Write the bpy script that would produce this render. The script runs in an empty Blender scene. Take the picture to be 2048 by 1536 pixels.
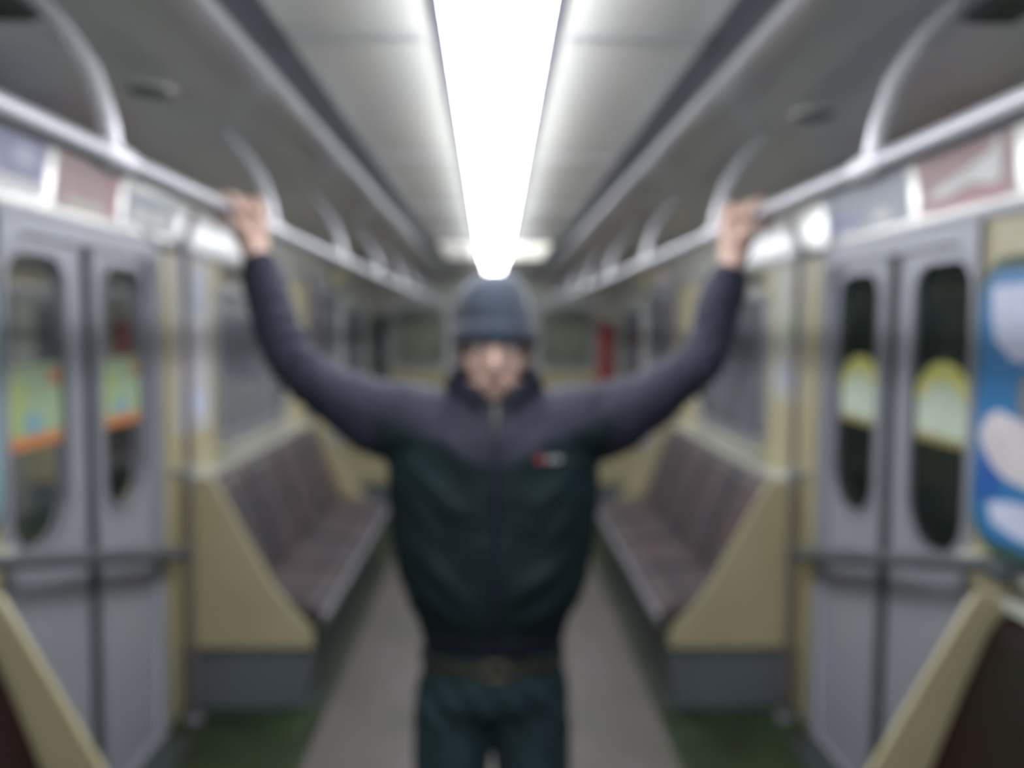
import bpy, bmesh, math, random
from mathutils import Vector, Matrix, noise
random.seed(7)
scene = bpy.context.scene
C = scene.collection
PI = math.pi

# ------------------------------------------------------------------ camera
CAMX, CAMZ = -0.003, 1.62
F_PX = 1700.0
cam_d = bpy.data.cameras.new('camera')
cam_d.sensor_width = 36.0
cam_d.lens = F_PX / 2048.0 * 36.0
cam_d.clip_start = 0.02
cam_d.clip_end = 60
cam = bpy.data.objects.new('camera', cam_d)
C.objects.link(cam)
pitch = math.atan((768 - 655) / F_PX)
yaw = math.atan((1024 - 986) / F_PX)
roll = math.radians(0.45)
M_cam = (Matrix.Rotation(-yaw, 4, 'Z') @ Matrix.Rotation(PI / 2 - pitch, 4, 'X') @ Matrix.Rotation(roll, 4, 'Z'))
cam.matrix_world = Matrix.Translation((CAMX, 0, CAMZ)) @ M_cam
# the photograph is out of focus everywhere: the lens is focused far too close
cam_d.dof.use_dof = True
cam_d.dof.focus_distance = 0.30
cam_d.dof.aperture_fstop = 4.1
cam_d.dof.aperture_blades = 0
scene.camera = cam

# ------------------------------------------------------------------ world, exposure
w = bpy.data.worlds.new('tunnel_dark')
scene.world = w
w.use_nodes = True
w.node_tree.nodes['Background'].inputs[0].default_value = (0.010, 0.022, 0.016, 1)
w.node_tree.nodes['Background'].inputs[1].default_value = 1.0
scene.view_settings.view_transform = 'Standard'
scene.view_settings.look = 'None'
scene.view_settings.gamma = 1.0
scene.view_settings.use_curve_mapping = False
scene.view_settings.exposure = 0.0
LAMP = 18.0

# ------------------------------------------------------------------ materials
def mat(name, col, rough=0.5, metal=0.0, var=0.0, scale=6.0, col2=None, bump=0.0, bscale=60.0,
        coat=0.0, stretch=(1, 1, 1), emit=None, estr=0.0, spec=0.5, sheen=0.0):
    m = bpy.data.materials.new(name)
    m.use_nodes = True
    nt = m.node_tree
    b = nt.nodes['Principled BSDF']
    b.inputs['Base Color'].default_value = (*col, 1)
    b.inputs['Roughness'].default_value = rough
    b.inputs['Metallic'].default_value = metal
    b.inputs['Specular IOR Level'].default_value = spec
    b.inputs['Coat Weight'].default_value = coat
    b.inputs['Coat Roughness'].default_value = 0.12
    b.inputs['Sheen Weight'].default_value = sheen
    tc = nt.nodes.new('ShaderNodeTexCoord')
    mp = nt.nodes.new('ShaderNodeMapping')
    mp.inputs['Scale'].default_value = stretch
    nt.links.new(tc.outputs['Object'], mp.inputs['Vector'])
    n = nt.nodes.new('ShaderNodeTexNoise')
    n.inputs['Scale'].default_value = scale
    n.inputs['Detail'].default_value = 4
    nt.links.new(mp.outputs[0], n.inputs['Vector'])
    c2 = col2 if col2 else tuple(max(0, c * (1 - var)) for c in col)
    c1 = col if col2 else tuple(min(1, c * (1 + var)) for c in col)
    r = nt.nodes.new('ShaderNodeValToRGB')
    r.color_ramp.elements[0].position = 0.35
    r.color_ramp.elements[1].position = 0.65
    r.color_ramp.elements[0].color = (*c2, 1)
    r.color_ramp.elements[1].color = (*c1, 1)
    nt.links.new(n.outputs['Fac'], r.inputs[0])
    nt.links.new(r.outputs[0], b.inputs['Base Color'])
    if bump:
        n2 = nt.nodes.new('ShaderNodeTexNoise')
        n2.inputs['Scale'].default_value = bscale
        nt.links.new(mp.outputs[0], n2.inputs['Vector'])
        bp = nt.nodes.new('ShaderNodeBump')
        bp.inputs['Strength'].default_value = bump
        bp.inputs['Distance'].default_value = 0.01
        nt.links.new(n2.outputs['Fac'], bp.inputs['Height'])
        nt.links.new(bp.outputs[0], b.inputs['Normal'])
    if emit:
        b.inputs['Emission Color'].default_value = (*emit, 1)
        b.inputs['Emission Strength'].default_value = estr
    return m

def glass_mat(name, tint, film=0.0, film_col=(.2, .2, .2)):
    m = bpy.data.materials.new(name)
    m.use_nodes = True
    nt = m.node_tree
    nt.nodes.clear()
    out = nt.nodes.new('ShaderNodeOutputMaterial')
    tr = nt.nodes.new('ShaderNodeBsdfTransparent')
    tr.inputs[0].default_value = (*tint, 1)
    gl = nt.nodes.new('ShaderNodeBsdfGlossy')
    gl.inputs['Roughness'].default_value = 0.06
    fr = nt.nodes.new('ShaderNodeFresnel')
    fr.inputs[0].default_value = 1.5
    mx = nt.nodes.new('ShaderNodeMixShader')
    nt.links.new(fr.outputs[0], mx.inputs[0])
    nt.links.new(tr.outputs[0], mx.inputs[1])
    nt.links.new(gl.outputs[0], mx.inputs[2])
    last = mx
    if film:
        df = nt.nodes.new('ShaderNodeBsdfDiffuse')
        df.inputs[0].default_value = (*film_col, 1)
        tc = nt.nodes.new('ShaderNodeTexCoord')
        n = nt.nodes.new('ShaderNodeTexNoise')
        n.inputs['Scale'].default_value = 3.0
        nt.links.new(tc.outputs['Object'], n.inputs['Vector'])
        mr = nt.nodes.new('ShaderNodeMapRange')
        mr.inputs[1].default_value = 0.3
        mr.inputs[2].default_value = 0.7
        mr.inputs[3].default_value = film * 0.6
        mr.inputs[4].default_value = min(1, film * 1.3)
        nt.links.new(n.outputs['Fac'], mr.inputs[0])
        m2 = nt.nodes.new('ShaderNodeMixShader')
        nt.links.new(mr.outputs[0], m2.inputs[0])
        nt.links.new(mx.outputs[0], m2.inputs[1])
        nt.links.new(df.outputs[0], m2.inputs[2])
        last = m2
    nt.links.new(last.outputs[0], out.inputs[0])
    return m

MT = dict(
    floor_aisle=mat('worn_grey_linoleum', (.150, .126, .128), .5, var=.12, scale=3, col2=(.108, .108, .088)),
    floor_side=mat('dark_green_linoleum', (.030, .055, .018), .42, var=.25, scale=5, col2=(.016, .024, .010)),
    sill=mat('ribbed_threshold', (.10, .12, .12), .4, metal=.6, var=.1),
    laminate=mat('cream_yellow_laminate', (.485, .435, .275), .38, var=.06, scale=2.5),
    laminate_grey=mat('pale_grey_green_laminate', (.50, .51, .45), .38, var=.08, scale=2.5),
    cove=mat('cream_white_cove', (.58, .58, .53), .2, var=.06, scale=1.6, coat=1.0),
    ceil=mat('off_white_ceiling', (.66, .66, .635), .27, var=.05, scale=1.5, stretch=(1, .8, 1), bump=.25, bscale=2.5, coat=.25),
    ceil_out=mat('grey_ceiling_laminate', (.62, .625, .585), .35, var=.12, scale=3.0, col2=(.56, .525, .54)),
    slot=mat('dark_vent_slot', (.085, .088, .115), .5, var=.1),
    alu=mat('brushed_aluminium', (.62, .62, .65), .32, metal=.75, var=.06, scale=4),
    rail=mat('grey_enamelled_rail', (.30, .30, .33), .38, metal=.25, var=.04),
    bracket=mat('pale_enamelled_bracket', (.50, .50, .54), .4, metal=.3, var=.04),
    door=mat('blue_grey_door_metal', (.335, .345, .40), .40, metal=.10, var=.05, scale=2.0),
    frame=mat('grey_frame_metal', (.29, .30, .345), .38, metal=.25, var=.06, scale=3),
    rubber=mat('dark_rubber', (.05, .06, .065), .6, var=.2),
    green_rubber=mat('dark_green_window_rubber', (.03, .075, .06), .5, var=.2),
    wframe=mat('window_frame_grey', (.33, .34, .37), .35, metal=.3, var=.05),
    bar=mat('dull_dark_metal_bar', (.075, .085, .095), .5, metal=.1, var=.1),
    pole=mat('brown_grey_pole', (.27, .23, .235), .32, metal=.5, var=.08),
    vinyl=mat('brown_seat_vinyl', (.090, .060, .062), .55, var=.3, scale=4, col2=(.045, .044, .052), bump=.15, bscale=40),
    vinyl_red=mat('dark_red_seat_vinyl', (.020, .004, .005), .7, var=.3, scale=4, col2=(.010, .009, .004), spec=.2),
    kick=mat('blue_grey_kick_panel', (.16, .18, .21), .45, metal=.2, var=.1, scale=3),
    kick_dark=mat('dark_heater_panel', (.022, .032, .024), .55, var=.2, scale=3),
    edge=mat('grey_seat_edging', (.36, .36, .40), .35, metal=.4, var=.05),
    notice=mat('pale_paper_notice', (.55, .55, .60), .5, var=.05, scale=8),
    lamp_rail=mat('pale_lilac_lamp_rail', (.075, .073, .105), .4, var=.03),
    red=mat('red_enamel', (.42, .07, .09), .4, var=.1, scale=4),
    black=mat('black_plastic', (.02, .02, .025), .5, var=.2),
    skin=mat('skin', (.50, .335, .28), .5, var=.06, scale=14, bump=.05, bscale=200),
    lips=mat('lip_skin', (.42, .235, .21), .45, var=.1, scale=20),
    stubble=mat('dark_eyebrow_hair', (.05, .035, .028), .8, var=.2, scale=60),
    eye=mat('eye_white', (.75, .72, .70), .2, var=.02),
    iris=mat('brown_iris', (.05, .035, .025), .15, var=.1),
    jacket=mat('dark_teal_navy_shell', (.0045, .0150, .0185), .75, var=.15, scale=9, bump=.2, bscale=35, spec=.3),
    yoke=mat('navy_cloth_with_top_light', (.019, .020, .038), .75, var=.12, scale=9, bump=.2, bscale=45, spec=.35),  # lighter navy of yoke and sleeves, partly overhead light put in the colour
    collar=mat('dark_navy_collar', (.009, .011, .024), .7, var=.15, scale=10, spec=.3),
    knit=mat('dark_navy_knit', (.030, .042, .068), .8, var=.18, scale=30, stretch=(1, 1, .25), bump=.5, bscale=90, sheen=.2),
    jeans=mat('dark_teal_denim', (.012, .034, .044), .8, var=.25, scale=12, bump=.2, bscale=120),
    belt=mat('olive_belt', (.028, .032, .024), .5, var=.15, scale=20),
    buckle=mat('brass_buckle', (.16, .15, .12), .4, metal=.7, var=.05),
    shoe=mat('black_shoe_leather', (.02, .02, .02), .4, var=.2),
    zip=mat('grey_zip', (.22, .24, .20), .4, metal=.6, var=.1),
    logo_red=mat('red_embroidery', (.30, .05, .07), .7, var=.1),
    logo_pale=mat('pale_embroidery', (.35, .35, .38), .7, var=.1),
    diffuser=mat('lit_diffuser', (.9, .9, .9), .4, var=.01, emit=(.955, .975, 1.0), estr=LAMP),
    diffuser_far=mat('lit_far_diffuser', (.85, .85, .85), .4, var=.01, emit=(.92, .95, 1.0), estr=14.0),
    glow_dim=mat('added_warm_glow', (.8, .8, .75), .4, var=.01, emit=(.98, 1.0, .90), estr=1.2),
    glow_soft=mat('added_soft_glow', (.8, .8, .75), .4, var=.01, emit=(.95, .97, .90), estr=.45),
    glass=glass_mat('door_glass', (.55, .66, .62), .10, (.10, .13, .12)),
    glass_refl_end=glass_mat('green_painted_reflection_glass', (.5, .55, .5), .80, (.30, .34, .27)),  # greenish reflection of the end windows put into the glass colour
    glass_refl=glass_mat('painted_reflection_glass', (.5, .55, .55), .62, (.20, .21, .24)),  # grey diffuse film: interior reflections painted into the pane
    tunnel=mat('dark_tunnel_wall', (.018, .055, .034), .8, var=.5, scale=1.2),
)

# ------------------------------------------------------------------ helpers
def root_loc(p):
    while p.parent:
        p = p.parent
    return Vector(p.location)

def link_mesh(name, me, parent=None, base=True):
    o = bpy.data.objects.new(name, me)
    C.objects.link(o)
    if parent is not None:
        me.transform(Matrix.Translation(-root_loc(parent)))
        o.parent = parent
    elif base:
        xs = [v.co for v in me.vertices]
        lo = Vector((min(v.x for v in xs), min(v.y for v in xs), min(v.z for v in xs)))
        hi = Vector((max(v.x for v in xs), max(v.y for v in xs), max(v.z for v in xs)))
        c = Vector(((lo.x + hi.x) / 2, (lo.y + hi.y) / 2, lo.z))
        me.transform(Matrix.Translation(-c))
        o.location = c
    return o

def obj(name, bm, mats, parent=None, smooth=False, bevel=0.0):
    bmesh.ops.recalc_face_normals(bm, faces=bm.faces)
    if bevel:
        es = [e for e in bm.edges if len(e.link_faces) == 2 and e.calc_face_angle(0) > 0.6]
        bmesh.ops.bevel(bm, geom=es, offset=bevel, segments=2, affect='EDGES', clamp_overlap=True)
    me = bpy.data.meshes.new(name)
    bm.to_mesh(me)
    bm.free()
    if not isinstance(mats, (list, tuple)):
        mats = [mats]
    for m in mats:
        me.materials.append(m)
    if smooth:
        me.polygons.foreach_set('use_smooth', [True] * len(me.polygons))
    return link_mesh(name, me, parent)

def tag(o, label, cat, group=None):
    o['label'] = label
    o['category'] = cat
    if group:
        o['group'] = group
    return o

def thing(name, loc, label, cat, group=None):
    o = bpy.data.objects.new(name, None)
    o.empty_display_size = .1
    C.objects.link(o)
    o.location = loc
    return tag(o, label, cat, group)

def struct(o):
    o['kind'] = 'structure'
    return o

def struct_root(name, loc):
    o = bpy.data.objects.new(name, None)
    C.objects.link(o)
    o.location = loc
    return struct(o)

def NB():
    return bmesh.new()

def box(bm, x0, x1, y0, y1, z0, z1, mi=0):
    vs = [bm.verts.new((x, y, z)) for x in (x0, x1) for y in (y0, y1) for z in (z0, z1)]
    idx = [(0, 1, 3, 2), (4, 6, 7, 5), (0, 4, 5, 1), (2, 3, 7, 6), (0, 2, 6, 4), (1, 5, 7, 3)]
    for q in idx:
        f = bm.faces.new([vs[i] for i in q])
        f.material_index = mi
    return bm

def extr_y(bm, pts, y0, y1, mi=0):
    """closed polygon pts (x,z) extruded along y"""
    a = [bm.verts.new((x, y0, z)) for x, z in pts]
    b = [bm.verts.new((x, y1, z)) for x, z in pts]
    n = len(pts)
    bm.faces.new(a).material_index = mi
    bm.faces.new(b[::-1]).material_index = mi
    for i in range(n):
        bm.faces.new((a[i], a[(i + 1) % n], b[(i + 1) % n], b[i])).material_index = mi
    return bm

def frames(pts):
    pts = [Vector(p) for p in pts]
    ts = []
    for i in range(len(pts)):
        a = pts[max(0, i - 1)]
        b = pts[min(len(pts) - 1, i + 1)]
        ts.append((b - a).normalized())
    up = Vector((0, 0, 1)) if abs(ts[0].z) < .9 else Vector((0, 1, 0))
    res = []
    n = (up - ts[0] * up.dot(ts[0])).normalized()
    for p, t in zip(pts, ts):
        n = (n - t * n.dot(t)).normalized()
        res.append((p, t, n, t.cross(n)))
    return res

def tube(bm, pts, rad, n=14, cap='round', mi=0):
    """rad: number, list, or list of (rn, rb)"""
    fr = frames(pts)
    rr = rad if isinstance(rad, (list, tuple)) else [rad] * len(pts)
    rr = [r if isinstance(r, (list, tuple)) else (r, r) for r in rr]
    rings = []
    def ring(p, nn, bb, r1, r2):
        return [bm.verts.new(p + nn * math.cos(2 * PI * k / n) * r1 + bb * math.sin(2 * PI * k / n) * r2) for k in range(n)]
    if cap == 'round':
        p, t, nn, bb = fr[0]
        for a in (75, 50, 25):
            c, s = math.cos(math.radians(a)), math.sin(math.radians(a))
            rings.append(ring(p - t * min(rr[0]) * s, nn, bb, rr[0][0] * c, rr[0][1] * c))
    for (p, t, nn, bb), r in zip(fr, rr):
        rings.append(ring(p, nn, bb, r[0], r[1]))
    if cap == 'round':
        p, t, nn, bb = fr[-1]
        for a in (25, 50, 75):
            c, s = math.cos(math.radians(a)), math.sin(math.radians(a))
            rings.append(ring(p + t * min(rr[-1]) * s, nn, bb, rr[-1][0] * c, rr[-1][1] * c))
    for a, b in zip(rings, rings[1:]):
        for k in range(n):
            bm.faces.new((a[k], a[(k + 1) % n], b[(k + 1) % n], b[k])).material_index = mi
    bm.faces.new(rings[0][::-1]).material_index = mi
    bm.faces.new(rings[-1]).material_index = mi
    return bm

def ell(bm, c, r, rot=None, sub=3, mi=0):
    res = bmesh.ops.create_icosphere(bm, subdivisions=sub, radius=1.0)
    m = Matrix.Translation(c) @ (rot.to_4x4() if rot else Matrix.Identity(4)) @ Matrix.Diagonal((*r, 1))
    bmesh.ops.transform(bm, matrix=m, verts=res['verts'])
    for v in res['verts']:
        for f in v.link_faces:
            f.material_index = mi
    return bm

def zloft(bm, rings, n=28, mi=0, power=2.0):
    """rings: (z, cx, cy, rx, ry) horizontal superellipse rings, closed"""
    prev = None
    for z, cx, cy, rx, ry in rings:
        cur = []
        for k in range(n):
            a = 2 * PI * k / n
            c, s = math.cos(a), math.sin(a)
            e = 2.0 / power
            cur.append(bm.verts.new((cx + rx * math.copysign(abs(c) ** e, c), cy + ry * math.copysign(abs(s) ** e, s), z)))
        if prev:
            for k in range(n):
                bm.faces.new((prev[k], prev[(k + 1) % n], cur[(k + 1) % n], cur[k])).material_index = mi
        else:
            bm.faces.new(cur[::-1])
        prev = cur
    bm.faces.new(prev)
    return bm

def rr(u0, v0, u1, v1, r, n=7):
    """rounded rectangle; r is a number or (bl, br, tr, tl)"""
    if not isinstance(r, (list, tuple)):
        r = (r,) * 4
    pts = []
    for (cu, cv, a0, q) in ((u0 + r[0], v0 + r[0], 180, r[0]), (u1 - r[1], v0 + r[1], 270, r[1]),
                            (u1 - r[2], v1 - r[2], 0, r[2]), (u0 + r[3], v1 - r[3], 90, r[3])):
        if q <= 0:
            pts.append((cu, cv))
            continue
        for k in range(n + 1):
            a = math.radians(a0 + 90 * k / n)
            pts.append((cu + q * math.cos(a), cv + q * math.sin(a)))
    return pts

def plate_mesh(loops, t, fn, bev=0.0):
    """filled outline (first loop) with holes, thickness t, mapped by fn(u, v, w), w in 0..t"""
    cu = bpy.data.curves.new('tmp', 'CURVE')
    cu.dimensions = '2D'
    cu.fill_mode = 'BOTH'
    cu.extrude = max(0, t / 2 - bev)
    cu.bevel_depth = bev
    cu.offset = -bev
    for lp in loops:
        s = cu.splines.new('POLY')
        s.points.add(len(lp) - 1)
        for p, q in zip(s.points, lp):
            p.co = (q[0], q[1], 0, 1)
        s.use_cyclic_u = True
    o = bpy.data.objects.new('tmp', cu)
    C.objects.link(o)
    bpy.context.view_layer.update()
    dg = bpy.context.evaluated_depsgraph_get()
    me = bpy.data.meshes.new_from_object(o.evaluated_get(dg))
    bpy.data.objects.remove(o)
    bpy.data.curves.remove(cu)
    bm = bmesh.new()
    bm.from_mesh(me)
    bpy.data.meshes.remove(me)
    bmesh.ops.remove_doubles(bm, verts=bm.verts, dist=1e-5)
    for v in bm.verts:
        v.co = Vector(fn(v.co.x, v.co.y, v.co.z + t / 2))
    for f in bm.faces:
        f.material_index = 0
    return bm

def remesh(bm, voxel, smooth=4, fac=.5):
    me = bpy.data.meshes.new('tmp')
    bmesh.ops.recalc_face_normals(bm, faces=bm.faces)
    bm.to_mesh(me)
    bm.free()
    o = bpy.data.objects.new('tmp', me)
    C.objects.link(o)
    m = o.modifiers.new('r', 'REMESH')
    m.mode = 'VOXEL'
    m.voxel_size = voxel
    if smooth:
        s = o.modifiers.new('s', 'SMOOTH')
        s.iterations = smooth
        s.factor = fac
    bpy.context.view_layer.update()
    dg = bpy.context.evaluated_depsgraph_get()
    m2 = bpy.data.meshes.new_from_object(o.evaluated_get(dg))
    bpy.data.objects.remove(o)
    out = bmesh.new()
    out.from_mesh(m2)
    bpy.data.meshes.remove(m2)
    return out

# ------------------------------------------------------------------ the car: sizes (x across, y along, z up)
WX = 1.30            # inner face of the side walls
Y0, Y1 = -3.2, 9.05  # ends of the car
WZ = 1.93            # door head / start of the cove
DOORS = [(2.26, 3.28), (5.98, 7.03)]
DOORB = (-1.50, -0.45)      # doorway behind the camera
DH = 1.90
WINS = [(4.02, 5.30), (7.45, 8.45)]      # side windows beyond
WINN = (0.55, 2.232)
def side_fn(s, x0):
    return lambda u, v, w_: (s * (x0 + w_), u, v)

# floor
bm = NB()
for y0, y1 in ((Y0, Y1),):
    box(bm, -.70, .70, y0, y1, -.05, 0, 0)
    for s in (-1, 1):
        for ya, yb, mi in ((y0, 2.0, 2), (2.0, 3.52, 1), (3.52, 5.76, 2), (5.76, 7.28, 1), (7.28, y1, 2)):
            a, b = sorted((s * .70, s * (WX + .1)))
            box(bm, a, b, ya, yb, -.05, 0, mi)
struct(obj('floor', bm, [MT['floor_aisle'], MT['floor_side'], MT['kick_dark']]))
for i, (a, b) in enumerate(DOORS):
    for s in (-1, 1):
        bm = NB()
        box(bm, min(s * 1.16, s * 1.298), max(s * 1.16, s * 1.298), a + .02, b - .02, 0.0005, .008)
        for k in range(5):
            x = s * (1.175 + k * .025)
            box(bm, x - .004, x + .004, a + .03, b - .03, .008, .011)
        struct(obj('trim_%d' % (1 + 2 * i + (s > 0)), bm, MT['sill']))

# side walls with window and door openings
ti = 5
for s, nm in ((-1, 'wall_left'), (1, 'wall_right')):
    holes = []
    for a, b in WINS + [WINN]:
        holes.append(rr(a, 1.08, b, 1.72, .09))
    segs = []
    ends = [Y0] + [v for d in ([DOORB] + DOORS) for v in d] + [Y1]
    root = struct_root(nm, (s * WX, 3, 0))
    # piers between the doors
    for k in range(0, len(ends), 2):
        a, b = ends[k], ends[k + 1]
        hs = [rr(h[0], 1.08, h[1], 1.78, .10) for h in WINS + [WINN] if h[0] > a and h[1] < b]
        hs += [rr(h[0] + .05, 1.83, h[1] - .05, 1.90, .02) for h in WINS[:1] if h[0] > a and h[1] < b]
        bmm = plate_mesh([[(a, 0), (b, 0), (b, WZ), (a, WZ)]] + hs, .06, side_fn(s, WX))
        obj('wall_panel', bmm, MT['laminate'] if a < 6 else MT['laminate_grey'], root)
    for a, b in [DOORB] + DOORS:
        bmm = plate_mesh([[(a, DH), (b, DH), (b, WZ), (a, WZ)]], .06, side_fn(s, WX))
        obj('header_panel', bmm, MT['frame'], root)
    # curved cove above the wall, carries the posters
    prof = []
    R = .90
    for k in range(33):
        a = math.radians(k * .52)
        prof.append((WX - R * (1 - math.cos(a)), WZ + R * math.sin(a)))
    inner = [(s * x, z) for x, z in prof]
    outer = [(s * (x + .05), z + .01) for x, z in prof[::-1]]
    bm = NB()
    extr_y(bm, inner + outer, Y0, Y1)
    o = obj('trim_%d' % ti, bm, MT['cove'], smooth=False)
    struct(o)
    ti += 1
    COVE_TOP = prof[-1]
    # moulding along the door heads
    bm = NB()
    box(bm, min(s * (WX - .022), s * (WX + .01)), max(s * (WX - .022), s * (WX + .01)), Y0, Y1, WZ - .014, WZ + .012)
    struct(obj('trim_%d' % ti, bm, MT['frame'], bevel=.004))
    ti += 1

# ceiling
cx, cz = COVE_TOP
bm = NB()
CZ = 2.17
for s in (-1, 1):
    # outer lining
    pts = [(s * cx, cz), (s * (cx - .06), cz + .012), (s * 1.08, 2.195), (s * .95, 2.17), (s * .80, 2.145), (s * .66, 2.135), (s * .525, 2.14)]
    top = [(x, z + .03) for x, z in pts[::-1]]
    extr_y(bm, pts + top, Y0, Y1, 1)
# centre lining
box(bm, -.40, .40, Y0, Y1, CZ, CZ + .03, 0)
struct(obj('ceiling', bm, [MT['ceil'], MT['ceil_out']]))
for s in (-1, 1):
    bm = NB()
    extr_y(bm, [(s * .40, CZ + .0), (s * .40, CZ + .03), (s * .475, CZ + .03), (s * .475, CZ - .005), (s * .465, CZ - .008)], Y0, Y1)
    struct(obj('trim_%d' % ti, bm, MT['slot']))
    ti += 1
    bm = NB()
    extr_y(bm, [(s * .475, CZ + .02), (s * .475, CZ - .028), (s * .485, CZ - .036), (s * .520, CZ - .036), (s * .53, CZ - .026), (s * .53, CZ + .02)], Y0, Y1)
    struct(obj('trim_%d' % ti, bm, MT['alu']))
    ti += 1
# cross joints of the ceiling lining
bm = NB()
for k in range(-2, 8):
    y = k * 1.15 + .5
    for s in (-1, 1):
        a, b = sorted((s * .135, s * .395))
        box(bm, a, b, y - .009, y + .009, CZ - .006, CZ + .001)
struct(obj('trim_%d' % ti, bm, MT['alu']))
ti += 1

# end walls
for nm, y, t in (('wall_front', Y1, .06), ('wall_back', Y0 - .06, .06)):
    root = struct_root(nm, (0, y, 0))
    outl = [(-WX - .04, 0), (WX + .04, 0), (WX + .04, WZ), (cx + .02, cz + .03), (.5, 2.22), (-.5, 2.22), (-cx - .02, cz + .03), (-WX - .04, WZ)]
    fn = lambda u, v, w_, y=y: (u, y + w_, v)
    hs = []
    if nm == 'wall_front':
        hs = [rr(-1.02, 1.22, -.52, 1.80, .06), rr(.50, 1.22, 1.02, 1.80, .06)]
    obj('wall_panel', plate_mesh([outl] + hs, t, fn), MT['laminate_grey'], root)
    if nm == 'wall_front':
        bm = NB()
        box(bm, -1.27, -.50, y - .012, y - .001, .05, 1.16)
        box(bm, .50, 1.27, y - .012, y - .001, .05, 1.16)
        obj('lower_panel', bm, MT['laminate'], root)
        bm = NB()
        box(bm, -1.27, 1.27, y - .02, y - .001, 1.86, 1.90)
        obj('header_moulding', bm, MT['alu'], root)

# windows in the end wall
wn = 1
for (a, b) in ((-1.02, -.52), (.50, 1.02)):
    root = struct_root('window_%d' % wn, ((a + b) / 2, Y1, 1.22))
    wn += 1
    fn = lambda u, v, w_: (u, Y1 - .02 + w_, v)
    obj('window_frame', plate_mesh([rr(a - .03, 1.19, b + .03, 1.83, .08), rr(a + .01, 1.23, b - .01, 1.79, .05)], .04, fn), MT['wframe'], root)
    obj('pane', plate_mesh([rr(a, 1.22, b, 1.80, .06)], .006, lambda u, v, w_: (u, Y1 + .022 + w_, v)), MT['glass_refl_end'], root)
# end door
dn = 1
root = struct_root('door_%d' % dn, (0, Y1, 0))
dn += 1
fn = lambda u, v, w_: (u, Y1 - .035 + w_, v)
obj('door_frame', plate_mesh([[(-.43, 0), (.43, 0), (.43, 1.95), (-.43, 1.95)], rr(-.37, .01, .37, 1.89, (0, 0, .08, .08))], .034, fn), MT['frame'], root)
lf = obj('door_leaf', plate_mesh([rr(-.365, .012, .365, 1.885, (0, 0, .08, .08)), rr(-.24, 1.05, .24, 1.72, .08)], .022, lambda u, v, w_: (u, Y1 - .030 + w_, v)), MT['laminate_grey'], root)
obj('pane', plate_mesh([rr(-.24, 1.05, .24, 1.72, .08)], .006, lambda u, v, w_: (u, Y1 - .022 + w_, v)), MT['glass_refl'], lf)
bm = NB()
tube(bm, [(-.31, Y1 - .032, .98), (-.31, Y1 - .065, .98), (-.22, Y1 - .065, .98)], .009, n=8)
obj('door_handle', bm, MT['alu'], lf)

# side windows
for s in (-1, 1):
    for k, (a, b) in enumerate(WINS + [WINN]):
        root = struct_root('window_%d' % wn, (s * WX, (a + b) / 2, 1.08))
        wn += 1
        lo, hi = 1.08, 1.78
        obj('window_frame', plate_mesh([rr(a - .035, lo - .035, b + (.035 if k < 2 else .012), hi + .03, .12), rr(a + .012, lo + .012, b - .012, hi - .012, .085)], .03,
                                       side_fn(s, WX - .012)), MT['wframe'] if k < 2 else MT['green_rubber'], root)
        obj('pane', plate_mesh([rr(a, lo, b, hi, .10)], .006, side_fn(s, WX + .03)), MT['glass_refl'], root)
        if k == 0:
            obj('upper_vent', plate_mesh([rr(a + .05, 1.83, b - .05, 1.90, .02)], .008, side_fn(s, WX + .02)), MT['rubber'], root)
        bm = NB()
        x0, x1 = sorted((s * (WX - .045), s * (WX - .001)))
        box(bm, x0, x1, a - .03, b + (.03 if k < 2 else .01), lo - .075, lo - .045)
        obj('window_sill', bm, MT['laminate_grey'], root, bevel=.006)

# sliding double doors
for s in (-1, 1):
    for (a, b) in [DOORB] + DOORS:
        root = struct_root('door_%d' % dn, (s * WX, (a + b) / 2, 0))
        dn += 1
        m = (a + b) / 2
        obj('door_frame', plate_mesh([[(a - .012, 0), (b + .035, 0), (b + .035, DH + .03), (a - .012, DH + .03)],
                                      rr(a + .01, .012, b - .01, DH - .035, (0, 0, .10, .10))], .05, side_fn(s, WX - .018)), MT['frame'], root)
        for (u0, u1, seam_side) in ((a + .0, m - .006, 1), (m + .006, b - .0, -1)):
            wa, wb = (u0 + .045, u1 - .125) if seam_side > 0 else (u0 + .095, u1 - .06)
            wz0, wz1 = .965, 1.825
            rad = (.13, .13, .09, .09)
            leaf = obj('door_leaf', plate_mesh([[(u0, .014), (u1, .014), (u1, DH - .01), (u0, DH - .01)], rr(wa, wz0, wb, wz1, rad)], .034,
                                               side_fn(s, WX + .012), bev=.003), MT['door'], root)
            obj('window_gasket', plate_mesh([rr(wa - .012, wz0 - .012, wb + .012, wz1 + .012, tuple(q + .01 for q in rad)),
                                             rr(wa + .006, wz0 + .006, wb - .006, wz1 - .006, rad)], .012, side_fn(s, WX + .006)), MT['frame'], leaf)
            obj('pane', plate_mesh([rr(wa, wz0, wb, wz1, rad)], .005, side_fn(s, WX + .028)), MT['glass'], leaf)
            # raised lower panel
            obj('lower_panel', plate_mesh([rr(u0 + .05, .10, u1 - .06, .86, .03)], .006, side_fn(s, WX + .007), bev=.002), MT['door'], leaf)
        bm = NB()
        x0, x1 = sorted((s * (WX - .006), s * (WX + .04)))
        box(bm, x0, x1, m - (.024 if s > 0 else .019), m + (.024 if s > 0 else .019), .014, DH - .012)
        obj('rubber_seal', bm, MT['bar'], root, bevel=.005)

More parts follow.
